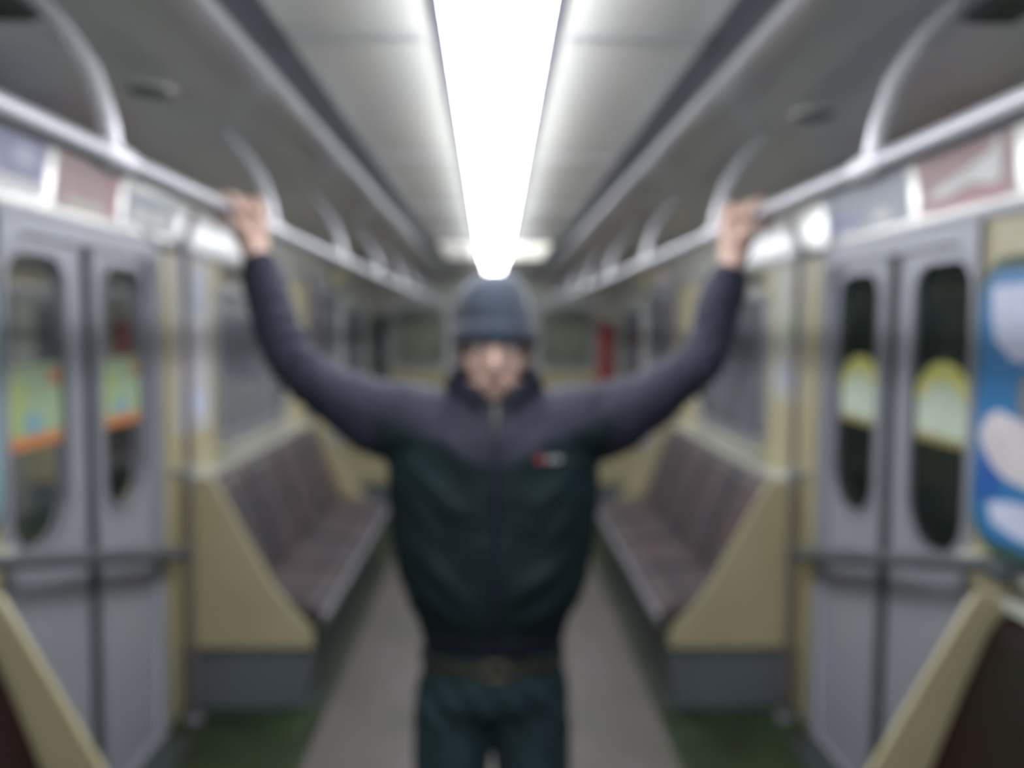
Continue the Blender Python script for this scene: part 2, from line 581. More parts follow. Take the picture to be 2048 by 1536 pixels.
# tunnel walls beyond the glass
for s in (-1, 1):
    bm = NB()
    x0, x1 = sorted((s * 2.3, s * 2.5))
    box(bm, x0, x1, Y0 - 1, Y1 + 2, -.6, 3.2)
    o = obj('tunnel_wall', bm, MT['tunnel'])
    struct(o)
    o.name = 'wall_tunnel_left' if s < 0 else 'wall_tunnel_right'

# ------------------------------------------------------------------ ceiling light strip
root = thing('ceiling_light', (0, 2, CZ), 'long glowing white light strip along the middle of the ceiling', 'ceiling light')
LY0, LY1 = -2.6, 6.55
bm = NB()
extr_y(bm, [(-.090, CZ - .012), (-.089, CZ - .040), (-.075, CZ - .064), (-.04, CZ - .072), (.04, CZ - .072), (.075, CZ - .064), (.089, CZ - .040), (.090, CZ - .012)], LY0, LY1)
obj('diffuser', bm, MT['diffuser'], root)
for s in (-1, 1):
    bm = NB()
    extr_y(bm, [(s * .092, CZ - .001), (s * .092, CZ - .012), (s * .112, CZ - .010), (s * .116, CZ - .001)], LY0, LY1)
    obj('side_rail', bm, MT['lamp_rail'], root)
for y in (LY0 - .02, LY1):
    bm = NB()
    box(bm, -.11, .11, y, y + .02, CZ - .076, CZ - .001)
    obj('end_cap', bm, MT['lamp_rail'], root, bevel=.005)

def small_light(x, w_, y0, y1, mt, lab):
    root = thing('ceiling_light', (x, (y0 + y1) / 2, CZ), lab, 'ceiling light')
    bm = NB()
    extr_y(bm, [(x - w_, CZ - .010), (x - w_ + .004, CZ - .026), (x + w_ - .004, CZ - .026), (x + w_, CZ - .010)], y0, y1)
    obj('diffuser', bm, mt, root)
    bm = NB()
    box(bm, x - w_ - .012, x + w_ + .012, y0 - .012, y1 + .012, CZ - .014, CZ - .001)
    obj('frame', bm, MT['lamp_rail'], root)
small_light(0, .078, 6.95, 8.80, MT['diffuser_far'], 'short light strip at the far end of the ceiling, above the end door')
small_light(.24, .12, 5.50, 6.45, MT['glow_dim'], 'short wide glowing panel just right of the far tip of the long light strip')  # added glowing panel for a bright stretch of ceiling
small_light(-.24, .12, 5.50, 6.45, MT['glow_soft'], 'dimmer short glowing panel just left of the far tip of the long light strip')  # fainter added glow on the other side of the strip

# ------------------------------------------------------------------ handrails
RX, RZ, RR = .583, 1.872, .0185
for s, lab in ((-1, 'grey overhead handrail held by the hand in the left of the photo'),
               (1, 'grey overhead handrail held by the hand in the right of the photo')):
    root = thing('handrail', (s * RX, 3, RZ), lab, 'handrail', 'overhead handrails along the car')
    bm = NB()
    pts = [(s * RX, y, RZ) for y in (-2.6, -1, 0, 1, 2, 3, 4, 5, 6, 7, 8.6)]
    pts += [(s * (RX + .02), 8.75, RZ + .02), (s * (RX + .06), 8.86, RZ + .10), (s * (RX + .1), 8.9, RZ + .30)]
    tube(bm, pts, RR, n=18)
    obj('rail', bm, MT['rail'], root, smooth=True)
    for y in (-1.8, -.78, .26, 1.33, 2.27, 3.30, 4.36, 5.4, 6.4, 7.4, 8.3):
        bm = NB()
        tube(bm, [(s * RX, y, RZ), (s * (RX + .010), y, RZ + .06), (s * (RX + .032), y, RZ + .13), (s * (RX + .075), y, RZ + .20), (s * (RX + .135), y, RZ + .262)],
             [(.011, .016), (.010, .016), (.009, .016), (.007, .012), (.006, .010)], n=12)
        tube(bm, [(s * RX, y - .035, RZ), (s * RX, y + .035, RZ)], .0235, n=18)
        obj('bracket', bm, MT['bracket'], root, smooth=True)

# ------------------------------------------------------------------ poles at the seat ends
def pole(s, y, lab):
    root = thing('grab_pole', (s * 1.235, y, 0), lab, 'pole', 'grab poles at the seat ends')
    bm = NB()
    x = s * 1.225
    tube(bm, [(x, y, .01), (x, y, .6), (x, y, 1.4), (x, y, 1.95), (s * 1.19, y, 2.05)], .0165, n=14)
    obj('tube', bm, MT['pole'], root, smooth=True)
    for z in (1.02, 1.93):
        bm = NB()
        tube(bm, [(x, y, z), (s * 1.285, y, z)], .014, n=10)
        tube(bm, [(x, y, z - .03), (x, y, z + .03)], .022, n=14)
        obj('wall_clamp', bm, MT['frame'], root, smooth=True)
    bm = NB()
    tube(bm, [(x, y, .001), (x, y, .015)], .04, n=16, cap='flat')
    obj('foot_plate', bm, MT['frame'], root)
pole(-1, 3.42, 'upright grab pole left of the person, at the near end of the left far bench')
pole(1, 3.42, 'upright grab pole right of the person, at the near end of the right far bench')
pole(-1, 5.86, 'far upright pole at the far end of the bench left of the person')
pole(1, 5.86, 'far upright pole at the far end of the bench right of the person')

# ------------------------------------------------------------------ benches
def bench(s, a, b, lab, n, near_red=False):
    root = thing('seat_bench', (s * 1.0, (a + b) / 2, 0), lab, 'bench', 'long benches along the side walls')
    vin = MT['vinyl_red'] if near_red else MT['vinyl']
    ia, ib = a + .024, b - .024
    L = ib - ia
    # backrest and cushion, one pad per place
    def prof_pad(name, poly):
        bm = NB()
        for k in range(n):
            y0 = ia + L * k / n + .003
            y1 = ia + L * (k + 1) / n - .003
            p = NB()
            extr_y(p, [(s * x, z) for x, z in poly], y0, y1)
            bmesh.ops.recalc_face_normals(p, faces=p.faces)
            es = [e for e in p.edges if e.calc_face_angle(0) > .5]
            bmesh.ops.bevel(p, geom=es, offset=.018, segments=3, affect='EDGES', clamp_overlap=True)
            me = bpy.data.meshes.new('t')
            p.to_mesh(me)
            p.free()
            bm.from_mesh(me)
            bpy.data.meshes.remove(me)
        return obj(name, bm, vin, root, smooth=False)
    prof_pad('backrest', [(1.285, .955), (1.23, .955), (1.19, .905), (1.135, .77), (1.07, .59), (1.03, .478), (1.09, .455), (1.285, .455)])
    prof_pad('seat_cushion', [(1.08, .47), (1.02, .478), (.88, .452), (.755, .44), (.722, .415), (.722, .375), (.75, .362), (1.08, .362)])
    bm = NB()
    extr_y(bm, [(s * 1.22, .957), (s * 1.22, .975), (s * 1.297, .985), (s * 1.297, .95)], ia, ib)
    obj('top_capping', bm, MT['laminate_grey'], root)
    bm = NB()
    extr_y(bm, [(s * .716, .352), (s * .705, .362), (s * .705, .395), (s * .714, .402), (s * .722, .395), (s * .722, .352)], ia, ib)
    obj('front_edging', bm, MT['edge'], root)
    bm = NB()
    extr_y(bm, [(s * .73, .350), (s * .80, .02), (s * .815, .001), (s * .84, .001), (s * .76, .355)], ia, ib)
    obj('heater_panel', bm, MT['kick_dark'], root)
    for y in (a, b - .022):
        fn = lambda u, v, w_, y=y: (s * u, y + w_, v)
        sh = 0.03
        out = [(1.292, .99), (1.175, .99), (1.155, .965), (1.04, .755), (.925, .54), (.865, .455), (.79, .375), (.757, .335), (.752, .262), (1.292, .262)]
        obj('end_panel', plate_mesh([out], .022, fn, bev=.004), MT['laminate'], root)
        out = [(1.292, .259), (.742, .259), (.79, .02), (.80, .001), (1.292, .001)]
        obj('kick_panel', plate_mesh([out], .020, fn, bev=.003), MT['kick'], root)
        bm = NB()
        y0, y1 = y - .004, y + .026
        box(bm, min(s * .735, s * 1.292), max(s * .735, s * 1.292), y0, y1, .238, .266)
        obj('cover_strip', bm, MT['bar'], root, bevel=.003)
bench(-1, 3.52, 5.76, 'brown padded wall bench in the left of the photo, beyond the nearest doors', 4)
bench(1, 3.52, 5.76, 'brown padded wall bench in the right of the photo, beyond the nearest doors', 4)
bench(-1, -.22, 2.01, 'dark red bench cut off by the lower left corner of the photo', 4, True)
bench(1, -.22, 2.01, 'dark red bench cut off by the lower right corner of the photo', 4, True)
bench(-1, 7.28, 8.98, 'short brown bench by the end wall, left side of the car', 3)
bench(1, 7.28, 8.98, 'short brown bench by the end wall, right side of the car', 3)

# ------------------------------------------------------------------ barrier bars across the nearest doors
for s, lab in ((-1, 'dark bar across the doorway in the left of the photo'), (1, 'dark bar across the doorway in the right of the photo')):
    root = thing('barrier_bar', (s * 1.2, 2.7, .7), lab, 'bar', 'bars across the nearest doorways')
    bm = NB()
    p0, p1 = Vector((s * 1.222, 3.350, .715)), Vector((s * 1.205, 2.005, 1.052))
    tube(bm, [p0, p0.lerp(p1, .33), p0.lerp(p1, .66), p1], [.029, .026, .022, .018], n=12)
    obj('tube', bm, MT['bar'], root, smooth=True)
    bm = NB()
    tube(bm, [p1 + Vector((0, .012, -.0)), p1 + Vector((0, -.035, .0)), p1 + Vector((0, -.06, -.01))], [.024, .028, .02], n=14)
    tube(bm, [p1 + Vector((0, -.02, 0)), Vector((s * 1.285, p1.y - .02, p1.z))], .014, n=10)
    obj('end_socket', bm, MT['rubber'], root, smooth=True)
    bm = NB()
    tube(bm, [p0 + Vector((-s * .0, -.015, .005)), p0 + Vector((0, .018, -.005))], .028, n=14)
    tube(bm, [p0, Vector((s * 1.285, p0.y, p0.z))], .014, n=10)
    obj('end_clamp', bm, MT['bar'], root, smooth=True)

# ------------------------------------------------------------------ posters, stickers, notices
def flat_layers(name, s, fnx, layers, lab, cat, group=None):
    """layers: list of (loop(s), material, level) ; fnx(u, v, w) with w growing INTO the room"""
    bm = NB()
    ms = []
    for i, (loops, m, lv) in enumerate(layers):
        p = plate_mesh(loops, .0012, lambda u, v, w_, lv=lv: fnx(u, v, w_ + lv * .0013))
        me = bpy.data.meshes.new('t')
        p.to_mesh(me)
        p.free()
        k0 = len(bm.faces)
        bm.from_mesh(me)
        bpy.data.meshes.remove(me)
        bm.faces.ensure_lookup_table()
        for f in bm.faces[k0:]:
            f.material_index = len(ms)
        ms.append(m)
    o = obj(name, bm, ms)
    return tag(o, lab, cat, group)

def pm(name, col, rough=.35):
    return mat(name, col, rough, var=.07, scale=9)
K = dict(
    yg=pm('print_yellow_green', (.42, .52, .22)), green=pm('print_pale_green', (.36, .47, .31)), orange=pm('print_orange', (.62, .24, .10)),
    redd=pm('print_red_orange', (.55, .20, .12)), blue_l=pm('print_light_blue', (.25, .42, .50)), yellow=pm('print_yellow', (.62, .62, .18)),
    pale=pm('print_pale_green_white', (.55, .64, .52)), olive=pm('print_olive', (.30, .28, .12)),
    blue=pm('print_strong_blue', (.04, .20, .46)), navy=pm('print_dark_blue', (.03, .12, .42)), lilac=pm('print_pale_lilac', (.60, .64, .82)),
    warm=pm('print_pinkish_white', (.68, .64, .68)), grey=pm('print_mid_grey', (.25, .25, .24)),
    purple=pm('print_blue_violet', (.34, .35, .55)), pink=pm('print_dusty_pink', (.48, .31, .33)), pinkd=pm('print_rose', (.50, .24, .29)),
    white=pm('white_print_and_glare', (.86, .86, .86)), bluegrey=pm('print_blue_grey', (.42, .46, .55)), cream=pm('print_cream', (.62, .60, .50)),
    ylw2=pm('print_pale_yellow', (.66, .62, .34)), pinkl=pm('print_pale_pink', (.62, .50, .50)),
)
# square advert stickers on the door glass
def door_sticker(s, u0, u1, z0, z1, lab, left):
    fx = lambda u, v, w_: (s * (WX + .0275 - w_), u, v)
    W = u1 - u0
    H = z1 - z0
    if left:
        L = [([rr(u0, z0, u1, z1, .01)], K['green'], 0),
             ([rr(u0 + .0, z0 + .08 * H, u0 + .38 * W, z1 - .2 * H, .02)], K['yg'], 1),
             ([rr(u0 + .30 * W, z0 + .16 * H, u0 + .62 * W, z0 + .42 * H, .03)], K['blue_l'], 2),
             ([rr(u0 + .02, z0, u1 - .01, z0 + .15 * H, .01)], K['orange'], 2),
             ([[(u0 + .86 * W + .028 * math.cos(t * PI / 8), z1 - .17 * H + .028 * math.sin(t * PI / 8)) for t in range(16)]], K['redd'], 2)]
    else:
        L = [([rr(u0, z0, u1, z1 - .35 * H, .015)], K['pale'], 0),
             ([[((u0 + u1) / 2 + .5 * W * math.cos(t * PI / 14), z0 + .52 * H + .48 * H * math.sin(t * PI / 14)) for t in range(15)]], K['yellow'], 1),
             ([[((u0 + u1) / 2 + .40 * W * math.cos(t * PI / 14), z0 + .40 * H + .36 * H * math.sin(t * PI / 14)) for t in range(15)]], K['pale'], 2),
             ([rr(u0, z0, u1, z0 + .09 * H, .008)], K['olive'], 2),
             ([rr(u1 - .4 * W, z0 + .02, u1 - .1 * W, z0 + .10 * H, .006)], K['orange'], 3)]
    flat_layers('sticker', s, fx, L, lab, 'sticker', 'advert stickers on the door glass')
a, b = DOORS[0]
m = (a + b) / 2
door_sticker(-1, a + .055, m - .140, 1.265, 1.505, 'green and yellow sticker on the door window at the left photo edge', True)
door_sticker(-1, m + .110, b - .075, 1.265, 1.505, 'green and yellow sticker on the left doors, leaf nearer the pole', True)
door_sticker(1, a + .060, m - .140, 1.285, 1.53, 'yellow and white sticker on the right doors, leaf beside the blue poster', False)
door_sticker(1, m + .110, b - .075, 1.285, 1.53, 'yellow and white sticker on the right doors, leaf nearer the pole', False)

# cove posters
def cove_fn(s):
    def f(u, v, w_):
        # v = arc length above the door head
        a_ = v / .90
        x = WX - .90 * (1 - math.cos(a_))
        z = WZ + .90 * math.sin(a_)
        return (s * (x - (w_ + .002) * math.cos(a_)), u, z - (w_ + .002) * math.sin(a_))
    return f
def arc_rect(u0, v0, u1, v1, n=6):
    L = [(u0 + (u1 - u0) * k / n, v0) for k in range(n)]
    L += [(u1, v0 + (v1 - v0) * k / n) for k in range(n)]
    L += [(u1 - (u1 - u0) * k / n, v1) for k in range(n)]
    L += [(u0, v1 - (v1 - v0) * k / n) for k in range(n)]
    return L
G = 'posters above the doors'
def circ(u, v, ru, rv, n=18):
    return [(u + ru * math.cos(2 * PI * k / n), v + rv * math.sin(2 * PI * k / n)) for k in range(n)]
flat_layers('poster', -1, cove_fn(-1), [([arc_rect(1.60, .045, 2.50, .225)], K['white'], 0), ([arc_rect(1.60, .085, 2.50, .225)], K['purple'], 1),  # white lower band is the light strip's reflection, painted in
            ([circ(2.38, .15, .06, .03)], K['lilac'], 2)], 'blue violet poster with a white glare band above the left doors, nearest of the row', 'poster', G)
flat_layers('poster', -1, cove_fn(-1), [([arc_rect(2.56, .035, 2.98, .20)], K['pink'], 0), ([arc_rect(2.90, .06, 2.97, .18)], K['pinkd'], 1),
            ([arc_rect(2.62, .045, 2.88, .075)], K['cream'], 1)], 'dusty pink poster above the left doors beside the violet one', 'poster', G)
flat_layers('poster', -1, cove_fn(-1), [([arc_rect(3.04, .045, 3.50, .17)], K['bluegrey'], 0), ([arc_rect(3.08, .06, 3.44, .12)], K['white'], 1)],
            'small pale grey poster above the left doors, next to the pole', 'poster', G)
flat_layers('poster', 1, cove_fn(1), [([arc_rect(2.12, .035, 2.60, .225)], K['pink'], 0),
            ([[(2.56, .075), (2.46, .11), (2.34, .13), (2.20, .16), (2.16, .205), (2.155, .15), (2.165, .09), (2.20, .075), (2.32, .095), (2.44, .075)]], K['white'], 2),  # white swoosh: gloss highlight of the light strip, painted on
            ([arc_rect(2.16, .04, 2.52, .07)], K['pinkd'], 1)], 'pink poster with a white glare swoosh above the right doors', 'poster', G)
flat_layers('poster', 1, cove_fn(1), [([arc_rect(2.66, .035, 3.32, .20)], K['bluegrey'], 0), ([arc_rect(3.02, .05, 3.26, .12)], K['purple'], 1),
            ([circ(2.85, .075, .06, .02)], K['white'], 1)], 'blue grey poster above the right doors beside the pink one', 'poster', G)  # white spot is a painted highlight
flat_layers('poster', -1, cove_fn(-1), [([arc_rect(6.9, .03, 7.5, .16)], K['ylw2'], 0), ([arc_rect(7.0, .06, 7.2, .12)], K['cream'], 1)],
            'pale yellow poster high on the left side, far down the car', 'poster', G)
flat_layers('poster', 1, cove_fn(1), [([arc_rect(6.95, .03, 7.6, .16)], K['ylw2'], 0), ([arc_rect(7.0, .06, 7.2, .12)], K['cream'], 1)],
            'pale yellow poster high on the right side, far down the car', 'poster', G)
flat_layers('poster', 1, cove_fn(1), [([arc_rect(6.25, .03, 6.9, .16)], K['pinkl'], 0), ([arc_rect(6.4, .06, 6.7, .10)], K['cream'], 1)],
            'pale pink poster high on the right side, nearer than the yellow one', 'poster', G)

# the blue poster in the window beside the right doors
fx = lambda u, v, w_: (1 * (WX - .0135 - w_), u, v)
A0, A1, Z0, Z1 = .56, 2.228, 1.085, 1.775
flat_layers('poster', 1, fx, [([rr(A0, Z0, A1, Z1, .09)], K['blue'], 0),
    ([[(A1 - .05, Z1 - .04), (A1 - .055, 1.66), (A1 - .07, 1.60), (A1 - .15, 1.545), (A1 - .30, 1.55), (A1 - .5, 1.60), (A1 - .5, Z1 - .03)]], K['lilac'], 1),
    ([[(A1 - .05, 1.40), (A1 - .02, 1.35), (A1 - .05, 1.29), (A1 - .14, 1.25), (A1 - .4, 1.22), (A1 - .45, 1.32), (A1 - .2, 1.40), (A1 - .1, 1.42)]], K['warm'], 1),
    ([[(A1 - .02, 1.33), (A1 - .015, 1.18), (A1 - .05, 1.17), (A1 - .13, 1.22), (A1 - .09, 1.27)]], K['navy'], 2),
    ([circ(A1 - .24, 1.46, .06, .07)], K['grey'], 2),
    ([[(A1 - .07, 1.18), (A1 - .09, 1.13), (A1 - .2, 1.11), (A1 - .6, 1.11), (A1 - .6, 1.17), (A1 - .2, 1.20)]], K['lilac'], 1)],
    'bright blue and white poster on the window at the right photo edge', 'poster')
# small print beside doors, left edge of the photo
flat_layers('poster', -1, lambda u, v, w_: (-(WX - .0135 - w_), u, v), [([rr(.56, 1.085, 2.228, 1.775, .09)], K['blue_l'], 0), ([rr(.8, 1.2, 1.9, 1.6, .02)], K['pale'], 1)],
    'light blue poster on the window beside the left doors', 'poster')

# notices on the piers between door and window
fx = lambda u, v, w_: (-(WX - .001 - w_), u, v)
flat_layers('notice', -1, fx, [([rr(3.50, 1.16, 3.90, 1.90, .01)], MT['notice'], 0), ([rr(3.55, 1.66, 3.86, 1.84, .005)], K['bluegrey'], 1), ([rr(3.56, 1.24, 3.85, 1.34, .005)], K['lilac'], 1)],
            'tall pale grey notice on the wall behind the left pole', 'notice')
fx = lambda u, v, w_: ((WX - .001 - w_), u, v)
flat_layers('notice', 1, fx, [([rr(3.52, 1.30, 3.92, 1.90, .01)], MT['laminate_grey'], 0), ([circ(3.70, 1.64, .05, .05)], K['green'], 1), ([rr(3.58, 1.36, 3.86, 1.46, .005)], K['bluegrey'], 1)],
            'pale notice with a green mark on the wall behind the right pole', 'notice')

# ------------------------------------------------------------------ ceiling details
for s, lab, y in ((-1, 'dark oval speaker grille in the ceiling, left side', 1.92), (1, 'dark oval speaker grille in the ceiling, right side', 2.05)):
    zc = 2.139
    root = thing('ceiling_speaker', (s * .76, y, zc), lab, 'speaker', 'ceiling speakers')
    bm = NB()
    tube(bm, [(s * .76, y, zc - .012), (s * .76, y, zc + .004)], [.045, .05], n=24, cap='flat')
    obj('grille', bm, MT['slot'], root)
    bm = NB()
    tube(bm, [(s * .76, y, zc - .008), (s * .76, y, zc + .006)], [.056, .06], n=24, cap='flat')
    obj('ring', bm, MT['ceil_out'], root)
for s, y, lab in ((-1, 1.42, 'dark green ventilation flap in the ceiling, top left corner'), (1, 1.36, 'dark green ventilation flap in the ceiling, top right corner')):
    zc = 2.149
    root = thing('ventilation_flap', (s * .82, y, zc), lab, 'vent', 'ceiling vents')
    bm = NB()
    a_, b_ = sorted((s * .77, s * .87))
    box(bm, a_, b_, y - .14, y + .08, zc - .014, zc + .004)
    obj('frame', bm, MT['slot'], root, bevel=.004)
    for k in range(6):
        bm = NB()
        yy = y - .115 + k * .034
        box(bm, a_ + .012, b_ - .012, yy, yy + .016, zc - .020, zc - .012)
        obj('slat', bm, MT['floor_side'], root)

# red cabinet by the end wall
root = thing('equipment_cabinet', (1.20, 8.93, .92), 'narrow red upright cabinet in the far right corner of the car', 'cabinet')
bm = NB()
box(bm, 1.105, 1.255, 8.955, 9.03, 1.02, 1.68)
obj('body', bm, MT['red'], root, bevel=.01)
bm = NB()
box(bm, 1.115, 1.245, 8.943, 8.955, 1.04, 1.66)
d = obj('door', bm, MT['red'], root, bevel=.004)
bm = NB()
box(bm, 1.125, 1.137, 8.93, 8.943, 1.30, 1.38)
obj('handle', bm, MT['alu'], d, bevel=.003)
root = thing('equipment_cabinet', (-1.20, 8.93, .92), 'narrow dark grey upright cabinet in the far left corner of the car', 'cabinet')
bm = NB()
box(bm, -1.255, -1.105, 8.955, 9.03, 1.02, 1.76)
obj('body', bm, MT['frame'], root, bevel=.01)
bm = NB()
box(bm, -1.245, -1.115, 8.943, 8.955, 1.04, 1.74)
d = obj('door', bm, MT['bar'], root, bevel=.004)
bm = NB()
box(bm, -1.137, -1.125, 8.93, 8.943, 1.30, 1.38)
obj('handle', bm, MT['alu'], d, bevel=.003)

# ------------------------------------------------------------------ the person
PY = 1.90
person_label = 'person in dark jacket and navy knit cap, arms raised to both handrails'
EL = {-1: Vector((-.452, 1.865, 1.548)), 1: Vector((.452, 1.865, 1.535))}
WR = {-1: Vector((-.527, 1.895, 1.775)), 1: Vector((.527, 1.895, 1.760))}
SH = {-1: Vector((-.185, PY, 1.415)), 1: Vector((.185, PY, 1.410))}

body = NB()
# head
ell(body, (0, 1.897, 1.628), (.077, .097, .088))
ell(body, (0, 1.868, 1.560), (.066, .076, .082))
ell(body, (0, 1.846, 1.500), (.050, .052, .036))
ell(body, (0, 1.812, 1.482), (.024, .020, .019))
for s in (-1, 1):
    ell(body, (s * .038, 1.830, 1.537), (.026, .022, .026))
    ell(body, (s * .044, 1.858, 1.503), (.018, .032, .026))
    ell(body, (s * .076, 1.900, 1.560), (.010, .020, .031), Matrix.Rotation(s * .25, 3, 'Z'))
    ell(body, (s * .031, 1.806, 1.590), (.022, .010, .007))
    ell(body, (s * .011, 1.780, 1.531), (.008, .010, .007), sub=2)
    ell(body, (s * .031, 1.806, 1.562), (.018, .009, .005))
tube(body, [(0, 1.795, 1.585), (0, 1.780, 1.560), (0, 1.770, 1.536)], [.008, .010, .0115])
ell(body, (0, 1.790, 1.509), (.024, .009, .0055))
ell(body, (0, 1.792, 1.499), (.020, .009, .006))
# neck and trunk (under the clothes)
tube(body, [(0, 1.90, 1.52), (0, 1.915, 1.44), (0, 1.92, 1.38)], [(.052, .055), (.052, .056), (.062, .075)], n=20)
zloft(body, [(.86, 0, PY, .13, .09), (.95, 0, PY, .14, .095), (1.08, 0, PY, .135, .09), (1.25, 0, PY, .155, .10), (1.36, 0, PY, .165, .10), (1.42, 0, PY, .14, .08), (1.455, 0, PY + .01, .08, .06)])
for s in (-1, 1):
    tube(body, [(s * .09, PY, .92), (s * .10, PY, .70), (s * .105, PY - .005, .48), (s * .11, PY + .01, .28), (s * .115, PY + .01, .09)], [.062, .055, .040, .038, .028])
    tube(body, [(s * .115, PY + .02, .05), (s * .125, PY - .10, .04)], [.030, .028])
    sh, el, wr = SH[s], EL[s], WR[s]
    tube(body, [Vector((s * .10, PY, 1.40)), sh, sh.lerp(el, .5) - Vector((0, 0, .026)), el - Vector((0, 0, .006)), el.lerp(wr, .35), wr, wr + (wr - el).normalized() * .02],
         [.05, .048, .038, .030, .033, (.024, .029), (.021, .029)])
    # hand: palm inside the rail, four fingers over the top, thumb under
    RAIL = Vector((s * RX, 0, RZ if s < 0 else RZ))
    hy = 1.905
    pc0 = Vector((s * .533, wr.y + .002, wr.z + .02))
    tube(body, [wr, Vector((s * .538, hy - .005, 1.825)), Vector((s * .545, hy - .002, 1.862)), Vector((s * .552, hy, 1.885))],
         [(.021, .029), (.015, .040), (.0145, .045), (.012, .043)], n=18)
    for k in range(4):
        fy = hy - .036 + k * .0235
        ln = (.96, 1.04, 1.0, .86)[k]
        r = (.0088, .0092, .0088, .0078)[k]
        R0 = RR + r - .0006
        pts = []
        a_end = 205 * ln
        pts.append(Vector((s * .553, fy * .9 + hy * .1, 1.872)))
        for q in range(9):
            a_ = math.radians(25 + (a_end - 25) * q / 8)     # 0 = inner side, 90 = top
            off = R0 * (1.06 if q in (2, 5) else 1.0)
            pts.append(Vector((s * (RX - off * math.cos(a_)), fy + .002 * math.sin(a_) * (k - 1.5), RZ + off * math.sin(a_))))
        rad = [r * 1.1, r * 1.12, r * 1.05, r * 1.10, r, r, r * 1.04, r * .95, r * .9, r * .82]
        tube(body, pts, rad, n=12)
    # thumb leaves the side of the palm near its base and closes under the rail
    tp = [Vector((s * .543, hy - .030, 1.822)), Vector((s * .552, hy - .055, 1.838))]
    for a_ in (-50, -75, -105, -130):
        a_ = math.radians(a_)
        R0 = RR + .0093
        tp.append(Vector((s * (RX - R0 * math.cos(a_)), hy - .058 + .004 * len(tp), RZ + R0 * math.sin(a_))))
    tube(body, tp, [.015, .0125, .0105, .010, .0098, .0085], n=12)
bm = remesh(body, .0032, 3, .5)
face = [v for v in bm.verts if v.co.z > 1.44 and abs(v.co.x) < .1]
for _ in range(9):
    bmesh.ops.smooth_vert(bm, verts=face, factor=.5, use_axis_x=True, use_axis_y=True, use_axis_z=True)
person = obj('person', bm, MT['skin'], smooth=True)
tag(person, person_label, 'person')

def pchild(name, bm, mt, parent=person, smooth=True):
    return obj(name, bm, mt, parent, smooth)

# face parts
for s in (-1, 1):
    bm = NB()
    ell(bm, (s * .031, 1.803, 1.573), (.0115, .0085, .0065), sub=3)
    e = pchild('eye', bm, MT['eye'])
    bm = NB()
    ell(bm, (s * .031, 1.7965, 1.573), (.0050, .003, .0050), sub=2)
    pchild('iris', bm, MT['iris'], e)
    bm = NB()
    tube(bm, [(s * .014, 1.798, 1.584), (s * .030, 1.797, 1.587), (s * .046, 1.804, 1.584)], [(.002, .0028), (.0026, .003), (.0015, .002)], n=8)
    pchild('eyebrow', bm, MT['stubble'])
bm = NB()
for (z, rz, dx) in ((1.5085, .0034, .021), (1.5010, .0040, .018)):
    ell(bm, (0, 1.7875, z), (dx, .0065, rz), sub=3)
pchild('lips', bm, MT['lips'])

# knit cap
bm = NB()
rings = []
n = 48
prev = None
for i in range(17):
    t = i / 16
    a_ = t * PI / 2
    z = 1.600 + (1.740 - 1.600) * math.sin(a_) ** .92
    rx = .089 * max(.02, math.cos(a_)) ** .62
    ry = .1105 * max(.02, math.cos(a_)) ** .62
    cur = []
    for k in range(n):
        th = 2 * PI * k / n
        rib = 1 + .008 * math.cos(th * 24)
        x_, y_ = rx * rib * math.cos(th), ry * rib * math.sin(th)
        cur.append(bm.verts.new((x_ + .004 * math.sin(z * 40), 1.892 + y_, z + .012 * -(y_ / .11) * (1 - t))))
    if prev:
        for k in range(n):
            bm.faces.new((prev[k], prev[(k + 1) % n], cur[(k + 1) % n], cur[k]))
    else:
        bm.faces.new(cur[::-1])
    prev = cur
bm.faces.new(prev)
cap = pchild('knit_cap', bm, MT['knit'])
bm = NB()
n = 96
loops = []
for (dz, dr) in ((0, 0), (-.001, .0035), (.006, .0065), (.024, .0075), (.040, .006), (.045, .001), (.038, -.003), (.01, -.004)):
    cur = []
    for k in range(n):
        th = 2 * PI * k / n
        rib = 1 + .010 * math.cos(th * 32)
        y_ = (.1095 + dr) * rib * math.sin(th)
        cur.append(bm.verts.new(((.0875 + dr) * rib * math.cos(th), 1.892 + y_, 1.578 + dz + .010 * -(y_ / .11))))
    loops.append(cur)
for i in range(len(loops)):
    a_, b_ = loops[i], loops[(i + 1) % len(loops)]
    for k in range(n):
        bm.faces.new((a_[k], a_[(k + 1) % n], b_[(k + 1) % n], b_[k]))
pchild('turned_up_cuff', bm, MT['knit'], cap)

# jacket
jk = NB()
zloft(jk, [(.905, 0, PY, .150, .112), (.925, 0, PY, .160, .120), (.955, 0, PY, .166, .124), (1.00, 0, PY, .190, .140), (1.06, 0, PY, .214, .148), (1.15, 0, PY, .228, .150), (1.25, 0, PY, .238, .148),
           (1.33, 0, PY, .236, .142), (1.39, 0, PY, .212, .128), (1.44, 0, PY + .005, .165, .105), (1.475, 0, PY + .01, .118, .088), (1.495, 0, PY + .012, .086, .076)], n=40, power=2.35)
for s in (-1, 1):
    sh, el, wr = SH[s].copy(), EL[s], WR[s]
    d = (wr - el).normalized()
    P = [Vector((s * .12, PY, 1.385)), Vector((s * .20, PY, 1.405)), Vector((s * .27, PY - .005, 1.420)), Vector((s * .345, PY - .015, 1.462)), Vector((s * .41, PY - .028, 1.512)),
         el + Vector((-s * .004, 0, .006)), el.lerp(wr, .30) + Vector((s * .004, 0, 0)), el.lerp(wr, .65), el.lerp(wr, .84), wr - d * .034]
    tube(jk, P, [.095, .096, .084, .068, .058, .053, .050, .048, .045, .041], n=26)
    tube(jk, [wr - d * .06, wr - d * .026], [.043, .039], n=24)
jb = remesh(jk, .0065, 6, .5)
